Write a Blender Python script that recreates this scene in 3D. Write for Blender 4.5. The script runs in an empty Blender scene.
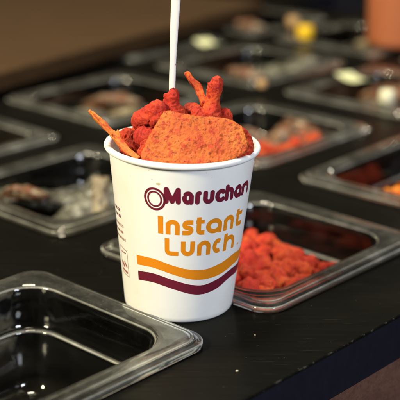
import bpy, bmesh, math, random
from mathutils import Vector, noise, Matrix
random.seed(7)
S = bpy.context.scene
COL = S.collection

# ------------------------------------------------------------------ camera geometry
F_PX, PITCH = 1160.0, math.radians(19)
CAM = Vector((0.0118, -0.687, 0.3056))
FW = Vector((0, math.cos(PITCH), -math.sin(PITCH)))
UPV = Vector((0, math.sin(PITCH), math.cos(PITCH)))
RT = Vector((1, 0, 0))
def ray(x, y):
    return ((x-200)*RT - (y-200)*UPV + F_PX*FW).normalized()
def on_y(x, y, Y):                      # a photo pixel turned into a point of the upright plane at depth Y
    r = ray(x, y); return CAM + r*((Y-CAM.y)/r.y)
def on_z(x, y, z=0.0):
    r = ray(x, y); return CAM + r*((z-CAM.z)/r.z)
def on_plane(x, y, p0, n):
    r = ray(x, y); return CAM + r*((p0-CAM).dot(n)/r.dot(n))
# counter axes: u runs away to the right, v runs away to the left
AU = Vector((0.681, 0.733, 0)).normalized()
AV = Vector((-AU.y, AU.x, 0))
def uv(u, v, z=0.0): return AU*u + AV*v + Vector((0, 0, z))
ROT_U = math.atan2(AU.y, AU.x)

# ------------------------------------------------------------------ helpers
def tag(o, label=None, cat=None, group=None, kind=None):
    if label: o['label'] = label
    if cat: o['category'] = cat
    if group: o['group'] = group
    if kind: o['kind'] = kind
    return o
def link(name, me, m, parent=None, smooth=True):
    o = bpy.data.objects.new(name, me); COL.objects.link(o)
    if m and not me.materials: me.materials.append(m)
    if smooth:
        for p in me.polygons: p.use_smooth = True
    if parent: o.parent = parent
    return o
def pymesh(name, vs, fs):
    me = bpy.data.meshes.new(name); me.from_pydata([tuple(v) for v in vs], [], fs); me.update(); return me
def fix_normals(me):
    bm = bmesh.new(); bm.from_mesh(me); bmesh.ops.recalc_face_normals(bm, faces=bm.faces); bm.to_mesh(me); bm.free()
def empty(name, loc=(0, 0, 0), rz=0):
    o = bpy.data.objects.new(name, None); COL.objects.link(o); o.location = loc; o.rotation_euler = (0, 0, rz)
    o.empty_display_size = 0.02
    return o

# ------------------------------------------------------------------ materials
class NT:
    def __init__(s, name):
        s.m = bpy.data.materials.new(name); s.m.use_nodes = True
        s.t = s.m.node_tree; s.n = s.t.nodes; s.b = s.n['Principled BSDF']
        s.out = s.n['Material Output']
    def new(s, t, **kw):
        n = s.n.new(t)
        for k, v in kw.items():
            if k in n.inputs: n.inputs[k].default_value = v
            else: setattr(n, k, v)
        return n
    def l(s, a, b): s.t.links.new(a, b)
    def coord(s, scale=(1, 1, 1), rot=(0, 0, 0), kind='Object'):
        c = s.new('ShaderNodeTexCoord'); mp = s.new('ShaderNodeMapping')
        mp.inputs['Scale'].default_value = scale; mp.inputs['Rotation'].default_value = rot
        s.l(c.outputs[kind], mp.inputs['Vector']); return mp.outputs['Vector']
    def noise(s, vec, scale, detail=4, rough=0.55, dist=0):
        n = s.new('ShaderNodeTexNoise', Scale=scale, Detail=detail, Roughness=rough, Distortion=dist)
        s.l(vec, n.inputs['Vector']); return n.outputs['Fac']
    def ramp(s, fac, stops, interp='LINEAR'):
        r = s.new('ShaderNodeValToRGB'); r.color_ramp.interpolation = interp
        els = r.color_ramp.elements
        while len(els) < len(stops): els.new(0.5)
        for e, (p, c) in zip(els, stops):
            e.position = p; e.color = (c, c, c, 1) if isinstance(c, (int, float)) else (*c, 1)
        s.l(fac, r.inputs['Fac']); return r.outputs['Color']
    def mix(s, fac, a, b):
        m = s.new('ShaderNodeMix', data_type='RGBA')
        for sock, v in ((m.inputs[0], fac), (m.inputs[6], a), (m.inputs[7], b)):
            if isinstance(v, (int, float)): sock.default_value = v
            elif isinstance(v, tuple): sock.default_value = (*v, 1)
            else: s.l(v, sock)
        return m.outputs[2]
    def bump(s, h, strength=0.3, dist=0.001):
        b = s.new('ShaderNodeBump', Strength=strength, Distance=dist); s.l(h, b.inputs['Height'])
        s.l(b.outputs['Normal'], s.b.inputs['Normal']); return b
    def set(s, **kw):
        for k, v in kw.items():
            k = k.replace('_', ' ')
            if hasattr(v, 'links') or not isinstance(v, (int, float, tuple)): s.l(v, s.b.inputs[k])
            elif isinstance(v, tuple): s.b.inputs[k].default_value = (*v, 1)
            else: s.b.inputs[k].default_value = v
        return s

def mat_counter():
    t = NT('black_painted_wood')
    v = t.coord(rot=(0, 0, -ROT_U))
    v2 = t.coord(scale=(12, 160, 60), rot=(0, 0, -ROT_U))
    grain = t.noise(v2, 1.6, 6, 0.6)
    big = t.noise(v, 14, 4)
    vs = t.coord(scale=(4, 60, 30), rot=(0, 0, -ROT_U+0.25))
    scr = t.ramp(t.noise(vs, 9, 3), [(0.66, 0.0), (0.70, 1.0)])
    dust = t.ramp(t.noise(v, 420, 2), [(0.745, 0.0), (0.79, 1.0)])
    base = t.mix(grain, (0.0030, 0.0030, 0.0026), (0.0085, 0.0082, 0.007))
    base = t.mix(t.ramp(scr, [(0, 0.0), (1, 0.25)]), base, (0.04, 0.038, 0.032))
    base = t.mix(dust, base, (0.16, 0.145, 0.12))
    # worn pale flecks along the front edge (counter edge at v = -0.115)
    c = t.new('ShaderNodeTexCoord')
    dp = t.new('ShaderNodeVectorMath', operation='DOT_PRODUCT'); dp.inputs[1].default_value = AV
    t.l(c.outputs['Object'], dp.inputs[0])
    mr = t.new('ShaderNodeMapRange'); mr.inputs['From Min'].default_value = -0.1142; mr.inputs['From Max'].default_value = -0.1150
    t.l(dp.outputs['Value'], mr.inputs['Value'])
    sz = t.new('ShaderNodeSeparateXYZ'); t.l(c.outputs['Object'], sz.inputs[0])
    mz = t.new('ShaderNodeMapRange'); mz.inputs['From Min'].default_value = -0.0014; mz.inputs['From Max'].default_value = -0.0004
    t.l(sz.outputs['Z'], mz.inputs['Value'])
    wn = t.ramp(t.noise(v, 130, 5, 0.7), [(0.53, 0.0), (0.66, 0.8)])
    m1 = t.new('ShaderNodeMath', operation='MULTIPLY'); t.l(mr.outputs['Result'], m1.inputs[0]); t.l(mz.outputs['Result'], m1.inputs[1])
    m2 = t.new('ShaderNodeMath', operation='MULTIPLY'); t.l(m1.outputs[0], m2.inputs[0]); t.l(wn, m2.inputs[1])
    base = t.mix(m2.outputs[0], base, (0.16, 0.14, 0.11))
    # the sides were painted a dark navy
    side = t.new('ShaderNodeMapRange'); side.inputs['From Min'].default_value = -0.0015; side.inputs['From Max'].default_value = -0.0025
    t.l(sz.outputs['Z'], side.inputs['Value'])
    base = t.mix(side.outputs['Result'], base, t.mix(grain, (0.008, 0.008, 0.013), (0.014, 0.014, 0.021)))
    bp = t.bump(grain, 0.30, 0.0006)
    df = t.new('ShaderNodeBsdfDiffuse'); t.l(base, df.inputs['Color']); t.l(bp.outputs['Normal'], df.inputs['Normal'])
    gl = t.new('ShaderNodeBsdfGlossy'); gl.inputs['Color'].default_value = (0.36, 0.35, 0.32, 1); t.l(bp.outputs['Normal'], gl.inputs['Normal'])
    t.l(t.ramp(big, [(0.3, 0.16), (0.7, 0.27)]), gl.inputs['Roughness'])
    fr = t.new('ShaderNodeFresnel', IOR=1.22)
    mx = t.new('ShaderNodeMixShader'); t.l(fr.outputs[0], mx.inputs[0]); t.l(df.outputs[0], mx.inputs[1]); t.l(gl.outputs[0], mx.inputs[2])
    t.l(mx.outputs[0], t.out.inputs['Surface'])
    return t.m
def mat_wood(name, a, b, sc=1.0, rough=0.55, rot=0.0):
    t = NT(name)
    v2 = t.coord(scale=(3*sc, 30*sc, 30*sc), rot=(0, 0, -ROT_U+rot))
    g = t.noise(v2, 3, 6, 0.65, 0.4)
    fine = t.noise(t.coord(scale=(20*sc, 300*sc, 300*sc), rot=(0, 0, -ROT_U+rot)), 2, 3)
    c = t.mix(t.ramp(g, [(0.3, 0.0), (0.7, 1.0)]), a, b)
    c = t.mix(t.ramp(fine, [(0.45, 0.0), (0.7, 0.5)]), c, tuple(x*0.6 for x in a))
    t.set(Base_Color=c, Roughness=rough); t.bump(fine, 0.3, 0.0005)
    return t.m
def mat_plastic(name='clear_polycarbonate', tint=(0.93, 0.94, 0.90), scuff=0.10):
    t = NT(name)
    t.set(Base_Color=tint, Roughness=0.10, IOR=1.5, Transmission_Weight=1.0)
    v = t.coord()
    n = t.noise(v, 34, 6, 0.65)
    fine = t.noise(v, 700, 3, 0.6)
    t.bump(n, 0.35, 0.0008)
    d = t.new('ShaderNodeBsdfDiffuse'); d.inputs['Color'].default_value = (0.62, 0.62, 0.56, 1)
    mx = t.new('ShaderNodeMixShader')
    smear = t.ramp(n, [(0.38, 0.05), (0.56, 0.13), (0.75, 0.42)])
    sc = t.mix(t.ramp(fine, [(0.55, 0.0), (0.75, 0.4)]), smear, (0.45,)*3)
    z = t.new('ShaderNodeSeparateXYZ'); t.l(v, z.inputs[0])
    # flange paled by scuffs and painted-in rim sheen, the walls are still clear
    zr = t.new('ShaderNodeMapRange'); zr.inputs['From Min'].default_value = -0.07; zr.inputs['From Max'].default_value = 0.01
    t.l(z.outputs['Z'], zr.inputs['Value'])
    f = lambda q: (q+0.07)/0.08
    mask = t.ramp(zr.outputs['Result'], [(0.0, 0.03), (f(-0.0225), 0.02), (f(0.0035), 0.03), (f(0.0055), 0.40), (1.0, 0.55)])
    at = t.new('ShaderNodeAttribute'); at.attribute_name = 'edge_glint'      # highlight lines painted pale along the moulded edges and ledge
    wob = t.ramp(n, [(0.35, 0.25), (0.65, 0.75)])
    em = t.new('ShaderNodeMix', data_type='RGBA', blend_type='MULTIPLY'); em.inputs[0].default_value = 1.0
    t.l(at.outputs['Color'], em.inputs[6]); t.l(wob, em.inputs[7]); edge = em.outputs[2]
    mm = t.new('ShaderNodeMix', data_type='RGBA', blend_type='MULTIPLY'); mm.inputs[0].default_value = 1.0
    t.l(sc, mm.inputs[6]); t.l(mask, mm.inputs[7])
    ma = t.new('ShaderNodeMix', data_type='RGBA', blend_type='ADD'); ma.inputs[0].default_value = 1.0
    t.l(mm.outputs[2], ma.inputs[6]); t.l(edge, ma.inputs[7]); sc = ma.outputs[2]
    t.l(t.ramp(zr.outputs['Result'], [(0.0, 0.06), (f(-0.002), 0.05), (f(0.003), 0.05), (1.0, 0.06)]), t.b.inputs['Roughness'])
    t.l(sc, mx.inputs[0])
    t.l(t.b.outputs[0], mx.inputs[1]); t.l(d.outputs[0], mx.inputs[2]); t.l(mx.outputs[0], t.out.inputs['Surface'])
    return t.m
def mat_snack(name, a, b, c, scale=420, rough=0.5, speck=(0.25, 0.02, 0.01), bump=0.6, kind='Object'):
    t = NT(name); v = t.coord(kind=kind)
    n1 = t.noise(v, scale*0.25, 4, 0.6); n2 = t.noise(v, scale, 5, 0.65); n3 = t.noise(v, scale*2.4, 3, 0.6)
    n4 = t.noise(v, scale*5, 4, 0.7)
    oi = t.new('ShaderNodeObjectInfo')
    ad = t.new('ShaderNodeMath', operation='MULTIPLY_ADD'); t.l(oi.outputs['Random'], ad.inputs[0]); ad.inputs[1].default_value = 0.22; t.l(n1, ad.inputs[2])
    col = t.mix(t.ramp(ad.outputs[0], [(0.48, 0.0), (0.76, 1.0)]), a, b)
    col = t.mix(t.ramp(n2, [(0.50, 0.0), (0.60, 0.9)]), col, c)
    col = t.mix(t.ramp(n3, [(0.57, 0.0), (0.66, 0.85)]), col, speck)
    t.set(Base_Color=col, Roughness=rough); t.b.inputs['Specular IOR Level'].default_value = 0.45
    mxn = t.new('ShaderNodeMath', operation='ADD'); t.l(n2, mxn.inputs[0]); t.l(n4, mxn.inputs[1])
    t.bump(mxn.outputs[0], bump, 0.0014)
    return t.m
def mat_simple(name, col, rough=0.5, spec=0.4, var=0.08, scale=150, bump=0.05, metal=0.0):
    t = NT(name); v = t.coord(); n = t.noise(v, scale, 4)
    t.set(Base_Color=t.mix(n, tuple(x*(1-var) for x in col), tuple(min(1, x*(1+var)) for x in col)), Roughness=rough, Metallic=metal)
    t.b.inputs['Specular IOR Level'].default_value = spec
    t.bump(n, bump, 0.0005)
    return t.m
M_counter = mat_counter()
M_base = mat_wood('reddish_brown_cabinet_wood', (0.085, 0.036, 0.024), (0.15, 0.072, 0.050))
M_board = mat_wood('brown_board_wood', (0.052, 0.027, 0.011), (0.080, 0.044, 0.018), 0.6, 0.75)
M_board.node_tree.nodes['Principled BSDF'].inputs['Specular IOR Level'].default_value = 0.15
M_dark = mat_simple('black_liner', (0.012, 0.010, 0.009), 0.5, 0.2)
M_pan = mat_plastic()
M_paper = mat_simple('white_cup_paper', (0.84, 0.84, 0.815), 0.42, 0.4, 0.015, 60, 0.03)
M_paper.node_tree.nodes['Principled BSDF'].inputs['Subsurface Weight'].default_value = 0.0
def dust_cup():
    nt = M_paper.node_tree; n = nt.nodes; b = n['Principled BSDF']; src = b.inputs['Base Color'].links[0].from_socket
    tc = n.new('ShaderNodeTexCoord'); no = n.new('ShaderNodeTexNoise'); no.inputs['Scale'].default_value = 620; no.inputs['Detail'].default_value = 3
    big = n.new('ShaderNodeTexNoise'); big.inputs['Scale'].default_value = 45; big.inputs['Detail'].default_value = 5
    nt.links.new(tc.outputs['Object'], no.inputs['Vector']); nt.links.new(tc.outputs['Object'], big.inputs['Vector'])
    sx = n.new('ShaderNodeSeparateXYZ'); nt.links.new(tc.outputs['Object'], sx.inputs[0])
    mr = n.new('ShaderNodeMapRange'); mr.inputs['From Min'].default_value = 0.070; mr.inputs['From Max'].default_value = 0.108; nt.links.new(sx.outputs['Z'], mr.inputs['Value'])
    r = n.new('ShaderNodeMapRange'); r.inputs['From Min'].default_value = 0.715; r.inputs['From Max'].default_value = 0.76; nt.links.new(no.outputs['Fac'], r.inputs['Value'])
    m = n.new('ShaderNodeMath'); m.operation = 'MULTIPLY'; nt.links.new(mr.outputs[0], m.inputs[0]); nt.links.new(r.outputs[0], m.inputs[1])
    mx = n.new('ShaderNodeMix'); mx.data_type = 'RGBA'; nt.links.new(m.outputs[0], mx.inputs[0]); nt.links.new(src, mx.inputs[6]); mx.inputs[7].default_value = (0.62, 0.20, 0.08, 1)
    r2 = n.new('ShaderNodeMapRange'); r2.inputs['From Min'].default_value = 0.52; r2.inputs['From Max'].default_value = 0.75; r2.inputs['To Max'].default_value = 0.16; nt.links.new(big.outputs['Fac'], r2.inputs['Value'])
    m3 = n.new('ShaderNodeMix'); m3.data_type = 'RGBA'; nt.links.new(r2.outputs[0], m3.inputs[0]); nt.links.new(mx.outputs[2], m3.inputs[6]); m3.inputs[7].default_value = (0.70, 0.60, 0.42, 1)
    nt.links.new(m3.outputs[2], b.inputs['Base Color'])
dust_cup()
M_maroon = mat_simple('maroon_print', (0.145, 0.010, 0.028), 0.45, 0.35, 0.12, 900, 0)
M_orange = mat_simple('orange_print', (0.76, 0.245, 0.008), 0.45, 0.35, 0.04, 900, 0)
M_tiny = mat_simple('pale_maroon_print', (0.34, 0.10, 0.09), 0.5, 0.3, 0.2, 1500, 0)
M_stain = mat_simple('oil_stain', (0.60, 0.50, 0.26), 0.3, 0.4, 0.3, 1200, 0)
M_puff = mat_snack('red_puff_dust', (0.55, 0.024, 0.005), (0.70, 0.085, 0.008), (0.38, 0.008, 0.003), 380, 0.6, (0.42, 0.008, 0.006), 0.7)
M_puff2 = mat_snack('red_orange_puff_dust', (0.62, 0.038, 0.006), (0.74, 0.13, 0.012), (0.44, 0.012, 0.003), 380, 0.6, (0.5, 0.014, 0.008), 0.7)
M_chip = mat_snack('seasoned_tortilla', (0.56, 0.092, 0.011), (0.70, 0.200, 0.022), (0.50, 0.040, 0.008), 210, 0.5, (0.22, 0.022, 0.007), 0.7)
M_chip2 = mat_snack('orange_tortilla', (0.62, 0.13, 0.012), (0.66, 0.20, 0.020), (0.48, 0.045, 0.008), 300, 0.5, (0.4, 0.04, 0.015), 0.4)
M_amber = mat_snack('amber_chips', (0.80, 0.22, 0.02), (0.85, 0.34, 0.04), (0.65, 0.10, 0.01), 200, 0.5, (0.4, 0.06, 0.01), 0.4)
M_fork = mat_simple('white_fork_plastic', (0.84, 0.81, 0.77), 0.30, 0.5, 0.03, 200, 0.05)
def mat_wrapper(name, a, b, c, rough=0.28):
    t = NT(name); v = t.coord()
    n1 = t.noise(v, 55, 4, 0.65, 0.8); n2 = t.noise(v, 120, 4, 0.6, 0.5)
    col = t.mix(t.ramp(n1, [(0.42, 0.0), (0.52, 1.0)]), a, b)
    col = t.mix(t.ramp(n2, [(0.56, 0.0), (0.60, 1.0)]), col, c)
    t.set(Base_Color=col, Roughness=rough); t.b.inputs['Specular IOR Level'].default_value = 0.7
    t.bump(n2, 0.6, 0.003); return t.m
def speckle(m, col, lo, hi, sc):
    nt = m.node_tree; n = nt.nodes; b = n['Principled BSDF']; src = b.inputs['Base Color'].links[0].from_socket
    tc = n.new('ShaderNodeTexCoord'); no = n.new('ShaderNodeTexNoise'); no.inputs['Scale'].default_value = sc; no.inputs['Detail'].default_value = 2
    nt.links.new(tc.outputs['Object'], no.inputs['Vector'])
    r = n.new('ShaderNodeMapRange'); r.inputs['From Min'].default_value = lo; r.inputs['From Max'].default_value = hi; nt.links.new(no.outputs['Fac'], r.inputs['Value'])
    mx = n.new('ShaderNodeMix'); mx.data_type = 'RGBA'; nt.links.new(r.outputs[0], mx.inputs[0]); nt.links.new(src, mx.inputs[6]); mx.inputs[7].default_value = (*col, 1)
    nt.links.new(mx.outputs[2], b.inputs['Base Color'])
speckle(M_fork, (0.55, 0.12, 0.05), 0.71, 0.76, 330)
M_foil_b = mat_wrapper('brown_wrapper', (0.035, 0.018, 0.012), (0.20, 0.085, 0.045), (0.32, 0.27, 0.17))
M_foil_s = mat_wrapper('grey_wrapper', (0.05, 0.045, 0.035), (0.12, 0.115, 0.09), (0.27, 0.26, 0.21), 0.2)
M_foil_t = mat_wrapper('tan_wrapper', (0.16, 0.12, 0.065), (0.30, 0.24, 0.14), (0.10, 0.05, 0.03), 0.3)
M_glint = mat_simple('pale_lamp_glint', (0.86, 0.88, 0.52), 0.6, 0.3, 0.04)  # pale tone imitating bright lamp reflections on the rims
M_cream = mat_simple('cream_glint_and_crumb', (0.75, 0.72, 0.52), 0.4, 0.4, 0.04)  # imitates a cream lamp glint, also colours a crumb
M_yellow = mat_simple('yellow_lamp_glint', (0.90, 0.56, 0.012), 0.35, 0.5, 0.05)  # yellow imitating a lamp glint off a far rim
M_tan = mat_simple('tan_lamp_glint', (0.55, 0.33, 0.14), 0.4, 0.4, 0.05)  # tan imitating the dimmer lamp glints
M_tub = mat_simple('orange_plastic', (0.44, 0.135, 0.055), 0.5, 0.3, 0.08, 20)

# ------------------------------------------------------------------ counter with cut-outs
PU, PV, PITU, PITV = 0.018, -0.058, 0.228, 0.199
WU, WV = 0.176, 0.163
pans = [(i, j) for i in range(-1, 6) for j in range(0, 4)]
def span_hole(k, p0, pit, w): return (p0+pit*k+0.013, p0+pit*k+w-0.013)
ucuts = [-0.52] + [c for i in range(-1, 6) for c in span_hole(i, PU, PITU, WU)] + [1.42]
vcuts = [-0.115] + [c for j in range(0, 4) for c in span_hole(j, PV, PITV, WV)] + [0.76]
bm = bmesh.new(); grid = {}
for a, u in enumerate(ucuts):
    for b, v in enumerate(vcuts): grid[a, b] = bm.verts.new(uv(u, v, 0))
solid = []
for a in range(len(ucuts)-1):
    for b in range(len(vcuts)-1):
        if a % 2 == 1 and b % 2 == 1: continue
        solid.append(bm.faces.new((grid[a, b], grid[a+1, b], grid[a+1, b+1], grid[a, b+1])))
r = bmesh.ops.extrude_face_region(bm, geom=solid)
for g in r['geom']:
    if isinstance(g, bmesh.types.BMVert): g.co.z -= 0.032
bmesh.ops.recalc_face_normals(bm, faces=bm.faces)
me = bpy.data.meshes.new('counter_top'); bm.to_mesh(me); bm.free()
counter = link('counter_top', me, M_counter, smooth=False)
tag(counter, 'black painted wooden counter top with square cut-outs for clear pans', kind='structure')
bv = counter.modifiers.new('edge', 'BEVEL'); bv.width = 0.0012; bv.segments = 2; bv.limit_method = 'ANGLE'; bv.harden_normals = True

def box_mesh(name, lo, hi):             # box in counter axes
    vs = [uv(x, y, z) for z in (lo[2], hi[2]) for y in (lo[1], hi[1]) for x in (lo[0], hi[0])]
    fs = [(0, 2, 3, 1), (4, 5, 7, 6), (0, 1, 5, 4), (2, 6, 7, 3), (0, 4, 6, 2), (1, 3, 7, 5)]
    return pymesh(name, vs, fs)
bm = bmesh.new()
for lo, hi in (((-0.51, -0.108, -0.9), (1.41, -0.085, -0.0322)), ((-0.51, 0.73, -0.9), (1.41, 0.75, -0.0322)),
               ((-0.51, -0.085, -0.9), (-0.49, 0.73, -0.0322)), ((1.39, -0.085, -0.9), (1.41, 0.73, -0.0322))):
    m_ = box_mesh('t', lo, hi); bm.from_mesh(m_)
me = bpy.data.meshes.new('counter_base'); bm.to_mesh(me); bm.free()
base = link('counter_base', me, M_base, smooth=False); tag(base, 'reddish brown wooden cabinet front under the black counter', kind='structure')
liner = link('counter_well', box_mesh('counter_well', (-0.489, -0.084, -0.22), (1.389, 0.729, -0.20)), M_dark, smooth=False)
tag(liner, 'dark well below the clear pans', kind='structure')
fl = pymesh('floor', [(-6, -6, -0.9), (6, -6, -0.9), (6, 8, -0.9), (-6, 8, -0.9)], [(0, 1, 2, 3)])
tag(link('floor', fl, mat_simple('dark_brown_floor', (0.05, 0.035, 0.022), 0.5, 0.3, 0.3, 3), smooth=False), 'dark brown floor around the counter', kind='structure')

# ------------------------------------------------------------------ clear food pans (one closed shell each)
def rrect(hu, hv, r, n=9, m=5):
    r = max(r, 0.001); pts = []
    for cx, cy, a0 in ((hu-r, hv-r, 0), (-hu+r, hv-r, 90), (-hu+r, -hv+r, 180), (hu-r, -hv+r, 270)):
        for k in range(n): 
            a = math.radians(a0+90*k/(n-1)); pts.append((cx+r*math.cos(a), cy+r*math.sin(a)))
    out = []
    N = len(pts)
    for k in range(N):
        out.append(pts[k])
        if k % n == n-1:
            p, q = pts[k], pts[(k+1) % N]
            for s in range(1, m): out.append((p[0]+(q[0]-p[0])*s/m, p[1]+(q[1]-p[1])*s/m))
    return out
PROF = [  # (inset, z, corner radius), upper side from the outer lip inward then the underside back out
    (0.0000, 0.0005, 0.015), (-0.0003, 0.0012, 0.015), (-0.0003, 0.0036, 0.015), (0.0001, 0.0042, 0.015), (0.0007, 0.0045, 0.0145), (0.0026, 0.0046, 0.014),
    (0.0034, 0.0050, 0.0135), (0.0041, 0.0062, 0.013), (0.0046, 0.0065, 0.013), (0.0054, 0.0067, 0.013), (0.0135, 0.0062, 0.020), (0.0158, 0.0056, 0.023),
    (0.0165, 0.0050, 0.0233), (0.0170, 0.0043, 0.0235), (0.0174, 0.0034, 0.024), (0.0180, -0.002, 0.024), (0.0192, -0.0185, 0.023), (0.0197, -0.0215, 0.0225),
    (0.0210, -0.0228, 0.022), (0.0226, -0.0231, 0.022), (0.0234, -0.0236, 0.0215), (0.0239, -0.0246, 0.021), (0.0280, -0.054, 0.018), (0.0300, -0.0605, 0.016), (0.0345, -0.0635, 0.013),
    (0.0345, -0.0660, 0.013), (0.0290, -0.0635, 0.016), (0.0256, -0.056, 0.020), (0.0216, -0.0270, 0.023), (0.0170, -0.0235, 0.025), (0.0155, -0.004, 0.025),
    (0.0150, 0.0022, 0.024), (0.0138, 0.0036, 0.022), (0.0068, 0.0042, 0.013), (0.0052, 0.0040, 0.013), (0.0046, 0.0030, 0.014), (0.0030, 0.0022, 0.014), (0.0022, 0.0020, 0.0145), (0.0020, 0.0005, 0.0145)]
rings = [rrect(WU/2-i, WV/2-i, r) for i, z, r in PROF]
vs = []; fs = []; N = len(rings[0])
for (i, z, r), ring in zip(PROF, rings): vs += [(x, y, z) for x, y in ring]
K = len(PROF)
for k in range(K):
    if k == 24: continue                      # floor edge: inner and outer floors close the shell
    k2 = (k+1) % K
    for a in range(N):
        b = (a+1) % N; fs.append((k*N+a, k*N+b, k2*N+b, k2*N+a))
fs.append(tuple(24*N+a for a in range(N))); fs.append(tuple(25*N+a for a in reversed(range(N))))
pan_me = pymesh('food_pan', vs, fs); fix_normals(pan_me)
pan_me.materials.append(M_pan)
ea = pan_me.color_attributes.new('edge_glint', 'FLOAT_COLOR', 'POINT')
EDGE_GLINT = {2: .3, 3: 0.75, 8: 0.5, 13: 0.8, 20: 0.9, 19: .3}  # strength of the painted highlight line on each profile ring
for k in range(len(PROF)):
    for a_ in range(len(rings[0])):
        w_ = EDGE_GLINT.get(k, 0.0)*0.85; ea.data[k*len(rings[0])+a_].color = (w_, w_, w_, 1)
for p in pan_me.polygons: p.use_smooth = len(p.vertices) == 4
ev = bpy.data.meshes  # noqa
PAN_LABEL = {
    (-1, 0): 'empty clear plastic food pan nearest the camera, its corner just before the cup',
    (0, 0): 'clear plastic food pan beside the cup holding the big heap of red puffs',
    (0, 1): 'clear plastic food pan left of the cup holding grey and brown wrappers',
    (1, 0): 'clear plastic food pan at the right edge with amber chips in it',
    (1, 1): 'blurred clear food pan behind the cup holding orange puffs and wrappers',
    (0, 2): 'blurred clear food pan cut by the left edge with pale green rim corner',
    (1, 2): 'blurred clear food pan behind the thin upright chip left of the cup',
    (2, 1): 'blurred clear food pan at the right with a long pale glint stand-in on it',
    (2, 2): 'blurred clear food pan right behind the fork handle and red puff tips',
    (3, 1): 'blurred clear food pan at the far right edge behind the pan with the long glint stand-in',
    (3, 2): 'far blurred clear food pan at the upper right in front of the orange tub',
    (2, 3): 'far blurred clear food pan partly under the brown board',
    (3, 3): 'farthest blurred clear food pan at top centre beside the yellow glint stand-in',
}
for (i, j), lab in PAN_LABEL.items():
    o = bpy.data.objects.new('food_pan', pan_me); COL.objects.link(o)
    c = uv(PU+PITU*i+WU/2, PV+PITV*j+WV/2, 0.0)
    o.location = c; o.rotation_euler = (0, 0, ROT_U)
    if (i, j) == (1, 0): o.rotation_euler[2] += 0.03
    tag(o, lab, 'food pan', 'clear food pans set in the counter')

# ------------------------------------------------------------------ knobbly tubes (puffs, sticks)
def catmull(pts, n):
    out = []; P = [pts[0]]+list(pts)+[pts[-1]]
    segs = len(pts)-1
    for k in range(n+1):
        t = k/n*segs; i = min(int(t), segs-1); f = t-i
        p0, p1, p2, p3 = [Vector(q) for q in P[i:i+4]]
        out.append(0.5*((2*p1)+(p2-p0)*f+(2*p0-5*p1+4*p2-p3)*f*f+(3*p1-p0-3*p2+p3)*f**3))
    return out
def knob_mesh(name, pts, radii, amp=0.22, freq=170, seed=0, n=26, m=22, flat=1.0, fdir=None):
    """closed tube through 4-vectors (x, y, z) with radii, ends rounded, surface lumped"""
    path = catmull([(*p, ) for p in pts], n)
    rr = [v.x for v in catmull([(r, 0, 0) for r in radii], n)]
    L = [0]
    for a, b in zip(path, path[1:]): L.append(L[-1]+(b-a).length)
    tot = L[-1]
    vs = []; fs = []
    prev = None
    off = Vector((seed*3.1, seed*1.7, seed*0.9))
    for k, p in enumerate(path):
        t = (path[min(k+1, n)]-path[max(k-1, 0)]).normalized()
        if prev is None:
            a = fdir if fdir else (Vector((0, 0, 1)) if abs(t.z) < 0.8 else Vector((1, 0, 0)))
        else: a = prev
        a = (a-t*a.dot(t)).normalized(); prev = a; b = t.cross(a)
        r = rr[k]
        de = min(L[k], tot-L[k]); re = r
        if de < re: r = re*math.sqrt(max(0.0, 1-(1-de/re)**2))
        r = max(r, 0.00004)
        for q in range(m):
            an = 2*math.pi*q/m
            d = a*math.cos(an)*flat+b*math.sin(an)
            s = p+d*r
            w = noise.noise(s*freq+off)*1.0+0.75*(0.5-abs(noise.noise(s*freq*2.1+off))*2)+0.45*(0.4-abs(noise.noise(s*freq*4.5+off))*2)+0.30*noise.noise(s*freq*10+off)
            s = s+d*(w*amp*re*min(1, r/re*1.5))
            vs.append(s)
    for k in range(n):
        for q in range(m):
            q2 = (q+1) % m; fs.append((k*m+q, k*m+q2, (k+1)*m+q2, (k+1)*m+q))
    fs.append(tuple(range(m))[::-1]); fs.append(tuple(n*m+q for q in range(m)))
    me = pymesh(name, vs, fs); fix_normals(me); return me

def pxr(px, Y):                          # pixels to metres at depth Y (near the cup)
    return px*((Y-CAM.y)*math.cos(PITCH)+0.065)/F_PX
CUPG = 'snacks heaped in the paper cup'
def cup_puff(name, pts, lab, cat, m=None, amp=0.2, freq=170, seed=0, flat=1.0, fdir=None, grp=CUPG):
    P = [on_y(x, y, Y) for x, y, Y, r in pts]; R = [pxr(r, Y) for x, y, Y, r in pts]
    o = link(name, knob_mesh(name, P, R, amp*1.15, freq, seed, 60, 44, flat, fdir), m or M_puff)
    return tag(o, lab, cat, grp)

# ------------------------------------------------------------------ the paper cup
CH, RB, RTOP = 0.1078, 0.0344, 0.0457
CUP_M = Matrix.Translation((-0.0020, 0, 0)) @ Matrix.Rotation(math.radians(1.6), 4, 'Y')
CUP_I = CUP_M.inverted()
def cup_r(z): return RB+(RTOP-RB)*z/CH
cup = tag(empty('paper_cup'), 'white paper noodle cup with maroon and orange print, heaped with red snacks', 'paper cup')
cup.location = CUP_M.to_translation(); cup.rotation_euler = CUP_M.to_euler()
def lathe(prof, n=160):
    vs = []; fs = []
    for r, z in prof:
        for k in range(n):
            a = 2*math.pi*k/n; vs.append((r*math.cos(a), r*math.sin(a), z))
    for i in range(len(prof)-1):
        for k in range(n):
            k2 = (k+1) % n; fs.append((i*n+k, i*n+k2, (i+1)*n+k2, (i+1)*n+k))
    return vs, fs
prof = [(0.0002, 0.006), (0.0325, 0.006), (0.0332, 0.0075)]
prof += [(cup_r(z)-0.0009, z) for z in (0.01, 0.04, 0.08, 0.104)]
prof += [(cup_r(0.1055)-0.0006, 0.1055), (cup_r(0.1055), 0.1055)]
prof += [(cup_r(z), z) for z in (0.103, 0.09, 0.06, 0.03, 0.012, 0.004)]
prof += [(cup_r(0.0015)-0.0001, 0.0015), (RB-0.0009, 0.0004), (RB-0.0022, 0.0003), (RB-0.003, 0.001), (RB-0.0034, 0.0055), (0.0002, 0.0055)]
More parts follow.
